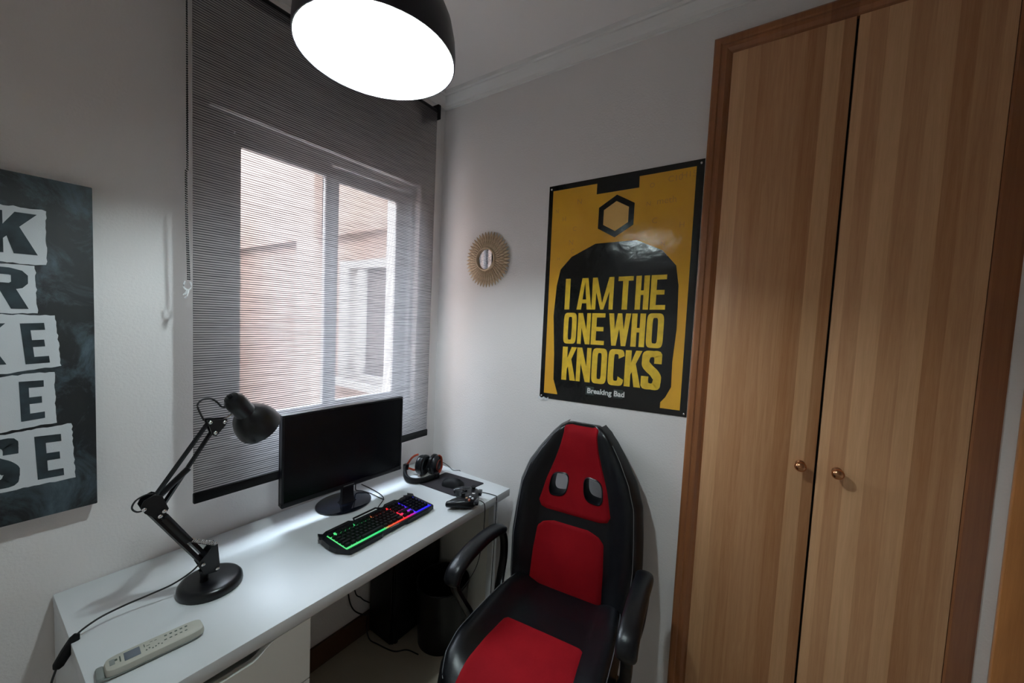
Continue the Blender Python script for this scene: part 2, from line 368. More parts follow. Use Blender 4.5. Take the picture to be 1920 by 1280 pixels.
part('window_ledge', box((.90, 1.50, .70), (1.0, 2.58, .76)), mFTRIM, nb, True)
part('side_sky_blocker', box((-2.8, .30, -3), (-2.5, 8, 5.0)), mFACADE2, nb, True)  # unseen wall, added to keep low skylight from the left off the room
part('far_sky_blocker', box((-2.5, 6.0, -3), (1.0, 6.3, 3.2)), mFACADE2, nb, True)  # unseen wall, added to cut low skylight at the courtyard's far end
part('near_sky_blocker', box((-2.5, .26, 2.75), (1.0, .29, 5.0)), mFACADE2, nb, True)  # unseen wall over the window, added with the others to limit skylight
gr = part('patio_bounce_ground', box((-4, .25, -3.1), (1.3, 8, -3.0)), mGROUND); gr['kind'] = 'structure'; gr['label'] = 'unseen courtyard ground, pale to bounce light up to the window'  # unseen ground, its colour raised to bounce skylight upward

# ================================================================== roller blind
YBL = -.11; BX0, BX1 = -1.097, -.160
bl = thing('roller_blind', 'charcoal striped sheer roller blind hanging in front of the window', 'blind', (BX0, YBL, .915))
part('fabric', ([(BX0, YBL, .945), (BX1, YBL, .945), (BX1, YBL, 2.47), (BX0, YBL, 2.47)], [[0, 1, 2, 3]]), mBLIND, bl, True, label='horizontally striped see-through fabric', smooth=False)
part('bottom_bar', rbox((BX0, YBL - .007, .916), (BX1, YBL + .007, .948), .003), mBLACKM, bl, True)
part('roller_tube', lathe([(.019, 0), (.019, BX1 - BX0)], 20, (BX0, YBL + .019, 2.475), (1, 0, 0)), mBLACKM, bl, True)
for x in (BX0 - .018, BX1):
    part('bracket', rbox((x, YBL - .006, 2.445), (x + .018, 0, 2.51), .003), mBLACKM, bl, True)
gs = []
for sx, sy in ((-.013, -.004), (-.009, .012)):
    for i in range(140): gs.append(ball((BX0 + sx + .003 * math.sin(i * .05) * (i > 90), YBL + sy * (1 - i / 145), 2.46 - i * .0063), .0023, 6))
part('bead_chain', merge(*gs), mCABLE, bl, True, kind='stuff', label='thin dark bead chain')
cx, cz = BX0 - .012, 1.570
part('chain_clip', merge(tube([(cx + .009*math.cos(a), YBL, cz - .004 + .013*math.sin(a)) for a in np.linspace(2.2, 7.2, 14)], .002, 6), tube([(cx, YBL, cz - .014), (cx - .004, YBL, cz - .026), (cx - .009, YBL + .002, cz - .032)], .0024, 6),
     tube([(cx + .002, YBL, cz - .016), (cx - .002, YBL - .004, cz - .034), (cx - .006, YBL, cz - .040)], .0022, 6)), mCLEAR, bl, True, label='clear plastic chain clip')

# ================================================================== pendant lamp
LC = (-.987, -.794, 2.04)
pd = thing('pendant_lamp', 'large black dome pendant lamp with white inside, lit', 'lamp', LC)
so = [(r*.927, h*.95) for r, h in [(.170, 0), (.1705, .02), (.168, .05), (.160, .085), (.146, .115), (.124, .145), (.095, .168), (.062, .182), (.034, .188)]]
si = [(r - .0025, h + (.0 if i == 0 else -.0025)) for i, (r, h) in enumerate(so)]
part('shade', lathe(so + [(r + .0009, h + .0006) for r, h in si[::-1]], 64, LC, closed=True), mSHADE, pd, True, label='black outer shade')
part('shade_lining', lathe(si, 64, LC)[0:1] + ([q for q in lathe(si, 64, LC)[1] if len(q) == 4],), mLINER, pd, True, label='white inner lining')
part('lamp_holder', lathe([(.034, .184), (.036, .20), (.030, .225), (.012, .245), (.006, .25)], 24, LC), mBLACKM, pd, True)
part('socket', lathe([(.02, .13), (.02, .185)], 16, LC), mLINER, pd, True)
bb = part('bulb', lathe([(.022, .104), (.016, .116), (.014, .132)], 24, LC), mLINER, pd, True, label='white plastic bulb body')
part('bulb_dome', lathe([(1e-5, .0585), (.012, .0592), (.022, .0615), (.029, .066), (.031, .072), (.0305, .082), (.027, .094), (.022, .104)], 24, LC), mBULB, bb, True, label='glowing frosted bulb dome')
part('cord', tube([(LC[0], LC[1], 2.28), (LC[0], LC[1], ZC - .02)], .003, 8), mCABLE, pd, True)
part('ceiling_rose', lathe([(.05, 0), (.048, -.018), (.02, -.03), (.004, -.034)], 24, (LC[0], LC[1], ZC)), mSHADE, pd, True)

# ================================================================== block letters
def glyph(ch, w, s, b):
    """list of convex polygons in a w x 1 cell; s stem width, b bar height"""
    q = lambda x0, y0, x1, y1: [(x0, y0), (x1, y0), (x1, y1), (x0, y1)]
    P = []
    def ring(o, i, a0, a1, n=40):
        for k in range(n):
            t0, t1 = a0 + (a1-a0)*k/n, a0 + (a1-a0)*(k+1)/n
            P.append([o(t0), o(t1), i(t1), i(t0)])
    def rr(cx, cy, hw, hh, r):
        def f(t):
            c, d = math.cos(t), math.sin(t); e = .42
            return (cx + hw * math.copysign(abs(c)**e, c), cy + hh * math.copysign(abs(d)**(e*.8), d))
        return f
    if ch == 'I': P = [q(0, 0, w, 1)]
    elif ch == 'T': P = [q(0, 1-b, w, 1), q(w/2 - s/2, 0, w/2 + s/2, 1-b)]
    elif ch == 'H': P = [q(0, 0, s, 1), q(w-s, 0, w, 1), q(s, .5-b/2, w-s, .5+b/2)]
    elif ch == 'E': P = [q(0, 0, s, 1), q(s, 0, w, b), q(s, .5-b/2, w*.9, .5+b/2), q(s, 1-b, w, 1)]
    elif ch == 'A': P = [[(0, 0), (s*.95, 0), (w/2 + s*.08, 1), (w/2 - s*.62, 1)], [(w - s*.95, 0), (w, 0), (w/2 + s*.62, 1), (w/2 - s*.08, 1)], q(w*.25, .2, w*.75, .2 + b*.9)]
    elif ch == 'M': P = [q(0, 0, s*.8, 1), q(w - s*.8, 0, w, 1), [(0, 1), (s*.95, 1), (w/2 + s*.3, 0), (w/2 - s*.3, 0)], [(w, 1), (w - s*.95, 1), (w/2 - s*.3, 0), (w/2 + s*.3, 0)]]
    elif ch == 'N': P = [q(0, 0, s*.8, 1), q(w - s*.8, 0, w, 1), [(0, 1), (s*.95, 1), (w, 0), (w - s*.95, 0)]]
    elif ch == 'W':
        P = [[(0, 1), (s*.95, 1), (w*.25 + s*.5, 0), (w*.25 - s*.3, 0)], [(w*.25 - s*.2, 0), (w*.25 + s*.55, 0), (w/2 + s*.42, 1), (w/2 - s*.42, 1)],
             [(w/2 - s*.42, 1), (w/2 + s*.42, 1), (w*.75 + s*.2, 0), (w*.75 - s*.55, 0)], [(w - s*.95, 1), (w, 1), (w*.75 + s*.3, 0), (w*.75 - s*.5, 0)]]
    elif ch == 'K': P = [q(0, 0, s, 1), [(s*.9, .30), (s*.9, .62), (w - s*1.02, 1), (w, 1)], [(s*1.05, .55), (s*1.55, .80), (w, 0), (w - s*1.1, 0)]]
    elif ch == 'O': ring(rr(w/2, .5, w/2, .51, 0), rr(w/2, .5, w/2 - s, .51 - b, 0), 0, 2*PI)
    elif ch == 'C': ring(rr(w/2, .5, w/2, .51, 0), rr(w/2, .5, w/2 - s, .51 - b, 0), .28, 2*PI - .28)
    elif ch == 'S':
        pts = [(w - s*.5, .68), (w - s*.5, .80), (w*.78, .915), (w*.5, .935), (w*.24, .90), (s*.5, .77), (s*.62, .64), (w*.42, .53), (w*.66, .43), (w - s*.5, .30), (w - s*.52, .19), (w*.76, .09), (w*.5, .065), (w*.22, .09), (s*.5, .20), (s*.5, .33)]
        pp = smoothpath([(x, y, 0) for x, y in pts], 4); A, B = [], []
        for i, p in enumerate(pp):
            t = (pp[min(i+1, len(pp)-1)] - pp[max(i-1, 0)]); t /= np.linalg.norm(t); h = s/2 * abs(t[1]) + b/2 * abs(t[0]) + .012
            nrm = np.array([-t[1], t[0], 0]); A.append(tuple((p + nrm*h)[:2])); B.append(tuple((p - nrm*h)[:2]))
        P = [[A[i], A[i+1], B[i+1], B[i]] for i in range(len(A)-1)]
    elif ch == 'R':
        P = [q(0, 0, s, 1)]
        A = [(s*.9, 1), (w*.62, 1), (w*.88, .95), (w, .84), (w, .64), (w*.88, .52), (w*.62, .46), (s*.9, .46)]
        B = [(s*.9, 1-b), (w*.60, 1-b), (w*.60, 1-b), (w-s, .82), (w-s, .66), (w*.60, .46+b), (w*.60, .46+b), (s*.9, .46+b)]
        P += [[A[i], A[i+1], B[i+1], B[i]] for i in range(7)] + [[(w*.38, .50), (w*.38 + s, .50), (w, 0), (w - s*1.05, 0)]]
    return P
def letter(ch, quad, fn, d0, d1, s=.4, b=.14, aspect=None):
    """glyph stretched into quad (bl, br, tr, tl) in (u,v)"""
    bl_, br_, tr_, tl_ = [np.array(p, float) for p in quad]
    hgt = np.linalg.norm((tl_ + tr_ - bl_ - br_) / 2); w = np.linalg.norm((br_ + tr_ - bl_ - tl_) / 2) / hgt if aspect is None else aspect
    gs = []
    for i, poly in enumerate(glyph(ch, w, s, b)):
        gs.append(prism([tuple((bl_*(1-x/w) + br_*(x/w))*(1-y) + (tl_*(1-x/w) + tr_*(x/w))*y) for x, y in poly], fn, d0, d1 + (i % 4) * .00006))
    return merge(*gs)
def text_geo(txt, size, fn, d0, bold=0):
    c = bpy.data.curves.new('t', 'FONT'); c.body = txt; c.size = size; c.offset = bold; c.resolution_u = 3; c.align_x = 'CENTER'; c.align_y = 'CENTER'
    o = bpy.data.objects.new('t', c); COL.objects.link(o); bpy.context.view_layer.update()
    me = bpy.data.meshes.new_from_object(o); V = [fn(p.co.x, p.co.y, d0) for p in me.vertices]; F = [list(p.vertices) for p in me.polygons]
    bpy.data.objects.remove(o); bpy.data.meshes.remove(me); return V, F

# ================================================================== poster (plain stand-in artwork, lettering kept)
PC = dict(tl=(-.652, 2.0925), tr=(-1.2655, 2.0995), br=(-1.2655, 1.189), bl=(-.6545, 1.168))
def PF(u, v, d=0):
    y = (PC['tl'][0]*(1-u) + PC['tr'][0]*u)*v + (PC['bl'][0]*(1-u) + PC['br'][0]*u)*(1-v)
    z = (PC['tl'][1]*(1-u) + PC['tr'][1]*u)*v + (PC['bl'][1]*(1-u) + PC['br'][1]*u)*(1-v)
    return (-.0015 - d, y, z)
po = thing('wall_poster', 'black and yellow poster with big slogan lettering, pinned beside the wardrobe', 'poster', (0, -.96, 1.17))
part('sheet', prism([(0, 0), (1, 0), (1, 1), (0, 1)], PF, 0, .0010), mPAPER, po, True, smooth=False, label='black paper sheet')
fld = part('yellow_field', prism([(.035, .026), (.962, .024), (.958, .976), (.032, .976)], PF, .0010, .0013), mYELLOW, po, True, smooth=False)
part('black_panel', prism([(.848, .015), (.848, .048), (.875, .071), (.904, .114), (.901, .216), (.912, .347), (.909, .447), (.905, .521), (.885, .60), (.80, .665), (.64, .715),
     (.37, .715), (.20, .665), (.12, .61), (.096, .535), (.088, .453), (.083, .394), (.103, .216), (.108, .096), (.144, .03), (.144, .015)], PF, .0013, .0016), mPAPER, po, True, smooth=False)
part('black_tab', prism([(.358, .93), (.636, .93), (.634, .985), (.358, .985)], PF, .0013, .0016), mPAPER, po, True, smooth=False)
hx = lambda r, a0=PI/6, cx=.497, cy=.825: [(cx + r*math.cos(a0 + k*PI/3), cy + r*.61/.915*math.sin(a0 + k*PI/3)) for k in range(6)]
part('hexagon', prism(hx(.135), PF, .0013, .0016), mPAPER, po, True, smooth=False, label='plain black hexagon')
part('hexagon', prism(hx(.095), PF, .0016, .0018), mTAN, po, True, smooth=False, label='plain tan hexagon')
R1 = [('I', .166, .203, .175), ('A', .258, .366, None), ('M', .366, .513, None), ('T', .541, .638, None), ('H', .655, .738, None), ('E', .747, .838, None)]
R2 = [('O', .168, .265, None), ('N', .275, .367, None), ('E', .375, .468, None), ('W', .493, .637, None), ('H', .643, .729, None), ('O', .737, .838, None)]
R3 = [('K', .170, .277, None), ('N', .280, .384, None), ('O', .392, .497, None), ('C', .505, .612, None), ('K', .617, .722, None), ('S', .726, .838, None)]
for row, (b0, t0) in ((R1, (.425, .566)), (R2, (.269, .409)), (R3, (.098, .253))):
    for ch, ua, ub, _ in row:
        asp = (ub - ua) * .61 / ((t0 - b0) * .915)
        st = .30 if ch in 'OCSHEKNAMT' else .29
        part('letter', letter(ch, [(ua, b0), (ub, b0), (ub, t0), (ua, t0)], PF, .0016, .0019, s=min(.165, asp*.40), b=.135, aspect=asp), mLETTER, po, True, smooth=False)
def PT(cu, cv):
    return lambda x, y, d: PF(cu + x / .61, cv + y / .915, d)
for x0, x1 in ((.358, .419), (.553, .616)):
    part('element_box', merge(prism([(x0, .042), (x1, .042), (x1, .080), (x0, .080)], PF, .0016, .0018)), mBOX, po, True, smooth=False)
part('title_lettering', text_geo('Breaking Bad', .030, PT(.498, .060), .0020, .0009), mPWHITE, po, True, smooth=False, label='small white title lettering')
for t, u, v, s in (('C10', .846, .943, .030), ('H15', .920, .949, .030), ('meth', .805, .862, .034), ('N', .238, .909, .030), ('C', .742, .786, .030), ('H', .900, .758, .028), ('N', .700, .857, .024),
                   ('H', .128, .840, .026), ('C', .211, .790, .026), ('O', .715, .930, .024), ('N', .80, .69, .022), ('C', .204, .690, .026), ('N', .07, .88, .022), ('H', .10, .66, .022), ('N', .19, .73, .03)):
    part('faint_symbol', text_geo(t, s, PT(u, v), .0015), mFAINT, po, True, smooth=False)
for u, v in ((.018, .985), (.982, .985), (.985, .012), (.015, .012)):
    part('pin', lathe([(.004, 0), (.004, .0015), (.0015, .003), (1e-5, .0032)], 10, PF(u, v, .001), (-1, 0, 0)), mCHROME, po, True)
part('tape', grid([[PF(-.01 + .012*i, .004*math.sin(i*2.) - .008 + .012*j, .0025 + .002*math.sin(i*1.7 + j)) for i in range(8)] for j in range(2)]), mCLEAR, po, True, label='crumpled clear tape')

# ================================================================== sunburst mirror
mr = thing('sunburst_mirror', 'small round mirror in a gold sunburst petal frame', 'mirror', (-.004, -.329, 1.7936))
part('backing', lathe([(.085, 0), (.085, .006), (.06, .012)], 48, (0, 0, 0), (-1, 0, 0)), mBLACKM, mr)
part('glass', lathe([(1e-5, .0135), (.049, .0135)], 48, (0, 0, 0), (-1, -.05, 0)), mMIRROR, mr)
part('inner_rim', lathe([(.048, .010), (.048, .024), (.051, .028), (.056, .026), (.058, .016)], 48, (0, 0, 0), (-1, 0, 0), closed=True), mGOLD, mr)
def petal(L, w, h):
    rows = []
    for i in range(7):
        t = i / 6; ww = w * (math.sin(PI * (.12 + .88*t)) ** .7 if t < 1 else 0) * (.55 + .45*math.sin(PI*min(1, t*1.1)))
        rows.append([(-h*(.3 + .7*math.sin(PI*t*.9)) * c, a * ww, t * L) for a, c in ((-1, .15), (-.5, .75), (0, 1), (.5, .75), (1, .15))])
    return grid(rows)
src = {}
for k, (n, r0, Lp, w, h, x) in enumerate(((44, .088, .046, .0085, .008, -.003), (44, .068, .044, .0072, .008, -.009), (44, .054, .034, .0055, .007, -.015))):
    me = mesh_of('petal', petal(Lp, w, h), mGOLD)
    for i in range(n):
        o = bpy.data.objects.new('petal', me); COL.objects.link(o); o.parent = mr
        a = 2*PI*(i + .5*(k % 2))/n
        o.matrix_local = Matrix.Rotation(a, 4, 'X') @ Matrix.Translation((x, 0, r0))

# ================================================================== painted canvas on the window wall
cv = thing('canvas_print', 'black canvas with torn white strips and bold block letters', 'painting', (-1.58, 0, .965))
CX0, CX1, CZ0, CZ1 = -1.885, -1.2835, .9655, 1.800
part('canvas', rbox((CX0, -.036, CZ0), (CX1, -.001, CZ1), .002), mCANVAS, cv, True, label='black and slate blue painted canvas')
CFn = lambda x, z, d: (x, -.036 - d, z)
def jag(pts, amp=.0015, step=.008):
    out = []
    for (x0, z0), (x1, z1) in zip(pts, pts[1:] + pts[:1]):
        n = max(1, int(math.hypot(x1-x0, z1-z0) / step))
        for i in range(n):
            t = i / n; out.append((x0 + (x1-x0)*t + random.uniform(-amp, amp), z0 + (z1-z0)*t + random.uniform(-amp, amp)))
    return out
XS = -1.82
bands = [([(XS + .02, 1.594), (-1.381, 1.590), (-1.363, 1.592), (-1.361, 1.722), (XS, 1.712)],
          [('K', [(-1.459, 1.612), (-1.376, 1.613), (-1.376, 1.709), (-1.459, 1.707)], .34, .14)]),
         ([(XS, 1.470), (-1.378, 1.473), (-1.381, 1.5875), (XS + .03, 1.586)],
          [('R', [(-1.462, 1.482), (-1.392, 1.484), (-1.392, 1.578), (-1.462, 1.580)], .26, .17)]),
         ([(XS - .01, 1.326), (-1.437, 1.330), (-1.343, 1.343), (-1.351, 1.470), (XS, 1.466)],
          [('E', [(-1.399, 1.351), (-1.361, 1.353), (-1.369, 1.451), (-1.406, 1.449)], .15, .17),
           ('K', [(-1.505, 1.352), (-1.427, 1.353), (-1.427, 1.449), (-1.505, 1.447)], .30, .14)]),
         ([(XS, 1.188), (-1.439, 1.193), (-1.353, 1.201), (-1.354, 1.330), (-1.437, 1.324), (XS, 1.320)],
          [('E', [(-1.408, 1.213), (-1.371, 1.216), (-1.372, 1.310), (-1.410, 1.310)], .15, .17)]),
         ([(XS + .01, 1.048), (-1.442, 1.050), (-1.323, 1.049), (-1.327, 1.194), (-1.44, 1.187), (XS, 1.182)],
          [('E', [(-1.385, 1.063), (-1.342, 1.062), (-1.346, 1.170), (-1.389, 1.172)], .16, .17),
           ('S', [(-1.475, 1.062), (-1.415, 1.063), (-1.415, 1.173), (-1.475, 1.172)], .18, .17)])]
for poly, ls in bands:
    p = part('white_strip', prism(jag(poly), CFn, .0, .0008), mCWHITE, cv, True, smooth=False)
    for ch, q, s_, b_ in ls:
        part('letter', letter(ch, q, CFn, .0008, .0013, s=s_ , b=b_), mCINK, p, True, smooth=False)

# ================================================================== desk
DX0, DX1, DYF, DYB, DZ = -1.3625, -.060, -.557, -.006, .740
dk = thing('desk', 'long white desk running under the window, with a panel leg at the right', 'desk', (-.71, -.28, 0))
part('desk_top', rbox((DX0, DYF, DZ - .034), (DX1, DYB, DZ), .0015, 2), mWHITE, dk, True)
du = thing('drawer_unit', 'white drawer unit with scooped grips under the left end of the desk', 'drawer unit', ((DX0 - .975) / 2, -.28, 0))
part('side_panel', rbox((DX0 + .001, DYF + .018, 0), (DX0 + .019, DYB, DZ - .0345), .001), mWHITE, du, True)
part('side_panel', rbox((-.995, DYF + .018, 0), (-.977, DYB, DZ - .0345), .001), mDRAWER, du, True)
part('back_panel', box((DX0 + .019, DYB - .01, .02), (-.995, DYB, .70)), mWHITE, du, True)
part('top_rail', box((DX0 + .019, DYF + .04, .690), (-.995, DYB - .01, .7055)), mWHITE, du, True)
def drawer(z0, z1):
    xa, xb = DX0 + .003, -.979; xm = -1.215; pts = [(xa, z0), (xb, z0), (xb, z1)]
    for i in range(25):
        t = i / 24; x = xb - .085 - t * (xb - .085 - (xa + .06)); u = abs(t - .5) * 2
        pts.append((x, z1 - .026 * (1 - sstep(.55, 1, u))))
    pts.append((xa, z1))
    d = part('drawer', prism(pts, lambda x, z, dd: (x, DYF + .017 - dd, z), 0, .017), mDRAWER, du, True, smooth=False)
    part('drawer_box', box((DX0 + .03, DYF + .018, z0 + .02), (-1.005, DYB - .03, z1 - .05)), mDRAWER, d, True)
for z0, z1 in ((.541, .7045), (.366, .537), (.191, .362), (.016, .187)): drawer(z0, z1)
lg = dk
part('leg_panel', rbox((-.088, -.470, 0), (-.070, -.03, DZ - .0345), .001), mDRAWER, lg, True)
part('edge_post', rbox((-.098, -.500, 0), (-.066, -.4705, DZ - .0345), .002), mWHITE, lg, True)

# ================================================================== monitor
mo = thing('monitor', 'black flat monitor on a glossy oval foot, screen off', 'monitor', (-.6177, -.155, .74), -.049)
part('back_shell', rbox((-.247, .004, .0836), (.247, .020, .4096), .005), mBLACK, mo)
part('bezel', merge(rbox((-.247, -.012, .0836), (.247, .006, .100), .002), rbox((-.247, -.012, .402), (.247, .006, .4096), .002), rbox((-.247, -.012, .100), (-.2395, .006, .402), .002), rbox((.2395, -.012, .100), (.247, .006, .402), .002)), mBLACK, mo)
part('screen', box((-.2395, -.009, .100), (.2395, .004, .402)), mSCREEN, mo)
part('logo_plate', box((-.022, -.0126, .090), (.022, -.0119, .0935)), mPIPE, mo, label='small grey logo mark')
part('power_button', lathe([(.0015, 0), (.0015, .001)], 8, (.230, -.012, .091), (0, -1, 0)), mCHROME, mo)
part('neck', grid([[(a*w + .010, b*w2 + .018, z) for a, b in ((-1, -1), (1, -1), (1, 1), (-1, 1))] for z, w, w2 in ((.010, .034, .016), (.020, .026, .011), (.035, .024, .008), (.12, .023, .007))], True, True), mBLACK, mo)
part('foot', lathe([(.104, 0), (.108, .003), (.107, .007), (.098, .0095), (.05, .012), (1e-5, .013)], 48, (.006, .032, .0), (0, 0, 1), 1, .86), mGLOSS, mo, label='glossy black oval foot')
part('video_cable', tube([(.06, .020, .12), (.07, .05, .08), (.075, .065, .030), (.085, .070, .0155), (.100, .055, .013), (.116, .02, .008), (.124, -.03, .004), (.128, -.06, .003)], .0022, 6, 5), mCABLE, mo)

# ================================================================== keyboard
kb = thing('gaming_keyboard', 'black gaming keyboard with rainbow backlight and angular frame', 'keyboard', (-.615, -.372, .74), math.radians(1.6))
KO = [(-.180, -.072), (-.150, -.074), (-.06, -.074), (-.05, -.068), (.045, -.068), (.055, -.074), (.16, -.074), (.195, -.066), (.198, -.058), (.198, .055), (.190, .070), (.15, .074), (.14, .070), (-.15, .070), (-.185, .066), (-.204, .050), (-.208, .0), (-.204, -.03)]
kz = lambda y: .017 + .006 * (y + .07) / .14
part('body', prism(KO, lambda x, y, d: (x, y, .003 if d == 0 else kz(y)), 0, 1), mBLACK, kb, smooth=False)
part('backlight', prism([(-.186, -.058), (.186, -.058), (.186, .050), (-.186, .050)], lambda x, y, d: (x, y, kz(y) + d), .0002, .0012), mGLOW, kb, smooth=False, label='rainbow glowing backlight plate')
km = {}
def key(x, y, w, h=.0165):
    k = round(w, 4)
    if k not in km:
        a, b, t = w/2 - .0012, h/2 - .0012, .0085
        km[k] = mesh_of('key', ([(-a, -b, 0), (a, -b, 0), (a, b, 0), (-a, b, 0), (-a+.0025, -b+.0018, t), (a-.0025, -b+.0018, t), (a-.0025, b-.003, t), (-a+.0025, b-.003, t)], box((0, 0, 0), (1, 1, 1))[1]), mBLACKM, False)
    o = bpy.data.objects.new('key', km[k]); COL.objects.link(o); o.parent = kb; o.location = (x, y, kz(y) + .0014)
U = .0163
rows = [(.0405, [1, -.6, 1, 1, 1, 1, -.3, 1, 1, 1, 1, -.3, 1, 1, 1, 1]), (.021, [1]*13 + [1.6]), (.0045, [1.4] + [1]*12 + [1.2]), (-.012, [1.7] + [1]*11 + [1.9]), (-.0285, [2.1] + [1]*10 + [2.5]), (-.045, [1.3, 1.2, 1.2, 5.6, 1.2, 1.2, 1.2, 1.7])]
for y, ws in rows:
    x = -.184
    for w in ws:
        if w > 0: key(x + w*U/2, y, w*U)
        x += abs(w) * U
for y in (.0405, .021, .0045):
    for i in range(3): key(.066 + i*U, y, U)
for i, y in ((0, -.045), (1, -.045), (2, -.045), (1, -.0285)): key(.066 + i*U, y, U)
for j, y in enumerate((.0405, .021, .0045, -.012, -.0285, -.045)):
    for i in range(4): key(.1225 + i*U, y, U)
part('front_rail', prism([(-.19, -.070), (.19, -.070), (.186, -.0625), (-.184, -.0625)], lambda x, y, d: (x, y, kz(y) + d), 0, .002), mBLACK, kb, smooth=False)
part('light_strip', prism([(-.184, -.0622), (.186, -.0622), (.186, -.0580), (-.184, -.0580)], lambda x, y, d: (x, y, kz(y) + d), .0005, .0040), mGLOW, kb, smooth=False, label='glowing coloured strip along the front')
def wing(pts): return part('rear_bar', sweep([(x, y, .021 + .001*math.sin(i)) for i, (x, y) in enumerate(pts)], .0042, .0030, 6), mBLACK, kb)
wing([(-.18, .064), (-.170, .076), (-.085, .078), (-.075, .066)]); wing([(-.07, .064), (-.062, .083), (.035, .085), (.05, .064)]); wing([(.06, .066), (.072, .077), (.12, .077), (.13, .064)])
for sx in (-1, 1): part('side_fin', prism([(sx*.195, .045), (sx*.206, .062), (sx*.196, .086), (sx*.188, .070), (sx*.170, .080), (sx*.166, .064)], lambda x, y, d: (x, y, .016 + d), 0, .008), mBLACK, kb, smooth=False)
part('keyboard_cable', tube([(.03, .07, .014), (.07, .11, .006), (.135, .16, .003), (.155, .24, .003), (.16, .34, .003)], .002, 6, 6), mCABLE, kb)
part('spacer', merge(box((.066, -.0195, kz(-.012)), (.066 + 3*U, -.0045, kz(-.012) + .003)), box((.066, .0300, kz(.03)), (.19, .0322, kz(.03) + .003))), mBLACK, kb, smooth=False)
part('badge', box((-.02, -.0695, kz(-.066) + .002), (.02, -.066, kz(-.066) + .0024)), mPIPE, kb)

# ================================================================== mouse pad, mouse
pdm = [(-.2935, -.2135), (-.120, -.2135), (-.0965, -.436), (-.2815, -.4205)]
def rpoly(P, r=.008, n=4):
    out = []; P = [np.array(p) for p in P]
    for i, p in enumerate(P):
        a = (P[i-1] - p); a = p + a/np.linalg.norm(a)*r; b = (P[(i+1) % len(P)] - p); b = p + b/np.linalg.norm(b)*r
        for k in range(n+1): t = k/n; out.append(tuple((1-t)**2*a + 2*t*(1-t)*p + t*t*b))
    return out
part('mouse_pad', prism(rpoly(pdm), lambda x, y, d: (x, y, DZ + d), .0003, .0030), mPAD, smooth=False, top=('thin black cloth mouse pad at the right end of the desk', 'mouse pad'))
ms = thing('computer_mouse', 'small black wired mouse lying on the mouse pad', 'mouse', (-.212, -.345, DZ + .0032), math.radians(14))
rowsM = []
for i in range(13):
    t = i/12; y = .055 - .110*t; w = .031 * math.sqrt(max(0, 1 - (abs(2*t-1))**3.2)) * (.92 + .12*abs(2*t-1)) + .0005; h = .038 * (math.sin(PI*(.10 + .80*t**.85)))**.8
    if i in (0, 12): h *= .35
    rowsM.append([(w*math.cos(a), -y, max(0, h*(math.sin(a)**.75 if math.sin(a) > 0 else 0))) for a in np.linspace(0, PI, 13)])
part('shell', grid(rowsM, True, True), mBLACKM, ms)
part('scroll_wheel', lathe([(.006, -.003), (.008, -.0015), (.008, .0015), (.006, .003)], 16, (0, -.030, .029), (1, 0, 0)), mBLACK, ms)
part('mouse_cable', tube([(-.199, -.397, DZ + .012), (-.196, -.415, DZ + .008), (-.190, -.448, DZ + .006), (-.178, -.485, DZ + .003), (-.168, -.520, DZ + .0022), (-.165, -.548, DZ + .0022), (-.165, -.5585, DZ + .001), (-.165, -.5605, DZ - .012), (-.165, -.560, DZ - .05), (-.164, -.558, DZ - .15), (-.162, -.55, DZ - .4), (-.16, -.545, DZ - .6)], .0018, 6, 5), mCABLE, ms, True)

# ================================================================== game controller
gc = thing('game_controller', 'black wired game controller lying near the front edge of the desk', 'controller', (-.293, -.496, DZ + .001), math.atan2(.86, -.5))
# local +X points along the grips, +Y sideways
prof = [(-.052, .050), (-.047, .062), (-.03, .070), (-.01, .073), (.01, .074)]
half = [(-.050, 0), (-.052, .022), (-.050, .044), (-.042, .060), (-.022, .069), (.0, .074), (.028, .077), (.050, .074), (.062, .066), (.066, .056), (.060, .047), (.044, .040), (.030, .030), (.024, .016), (.023, 0)]
out = half + [(x, -y) for x, y in half[-2:0:-1]]
def shellrow(sc, z, droop=0): return [(x*sc - .004*(1-sc), y*sc, z - droop*max(0, x)*.18) for x, y in out]
part('shell', grid([shellrow(.86, .006), shellrow(.97, .014), shellrow(1.0, .022), shellrow(.97, .032, .6), shellrow(.88, .039, .8), shellrow(.70, .042, .9)], True, True), mBLACK, gc, ang=60)
for s in (-1, 1):
    part('grip', sweep(smoothpath([(-.005, s*.058, .026), (.03, s*.062, .024), (.052, s*.062, .020), (.066, s*.058, .016)], 4), [.014 + .003*math.sin(i*.25) for i in range(13)], [.0165 - .0004*i for i in range(13)], 10), mBLACK, gc)
    part('bumper', rbox((-.060, s*.022, .020), (-.040, s*.062, .036), .005), mGLOSS, gc)
for x, y in ((-.022, -.046), (.010, .022)):
    st = part('thumbstick', lathe([(.009, .036), (.007, .044), (.010, .048), (.010, .051), (.006, .0495), (1e-5, .049)], 20, (x, y, 0)), mBLACKM, gc)
part('direction_pad', merge(rbox((.001, -.026, .038), (.021, -.019, .0445), .001), rbox((.0075, -.033, .038), (.0145, -.012, .0445), .001)), mBLACK, gc)
for (x, y), c in zip(((-.022, .034), (-.022, .058), (-.034, .046), (-.010, .046)), ((.6, .6, .62), (.45, .12, .07), (.5, .5, .52), (.4, .22, .1))):
    part('button', lathe([(.0048, .037), (.0048, .0435), (.003, .045), (1e-5, .0453)], 14, (x, y, 0)), mat('controller_button', c, .3), gc)
part('guide_button', lathe([(.007, .040), (.007, .0425), (1e-5, .0435)], 18, (-.030, 0, 0)), mCHROME, gc)
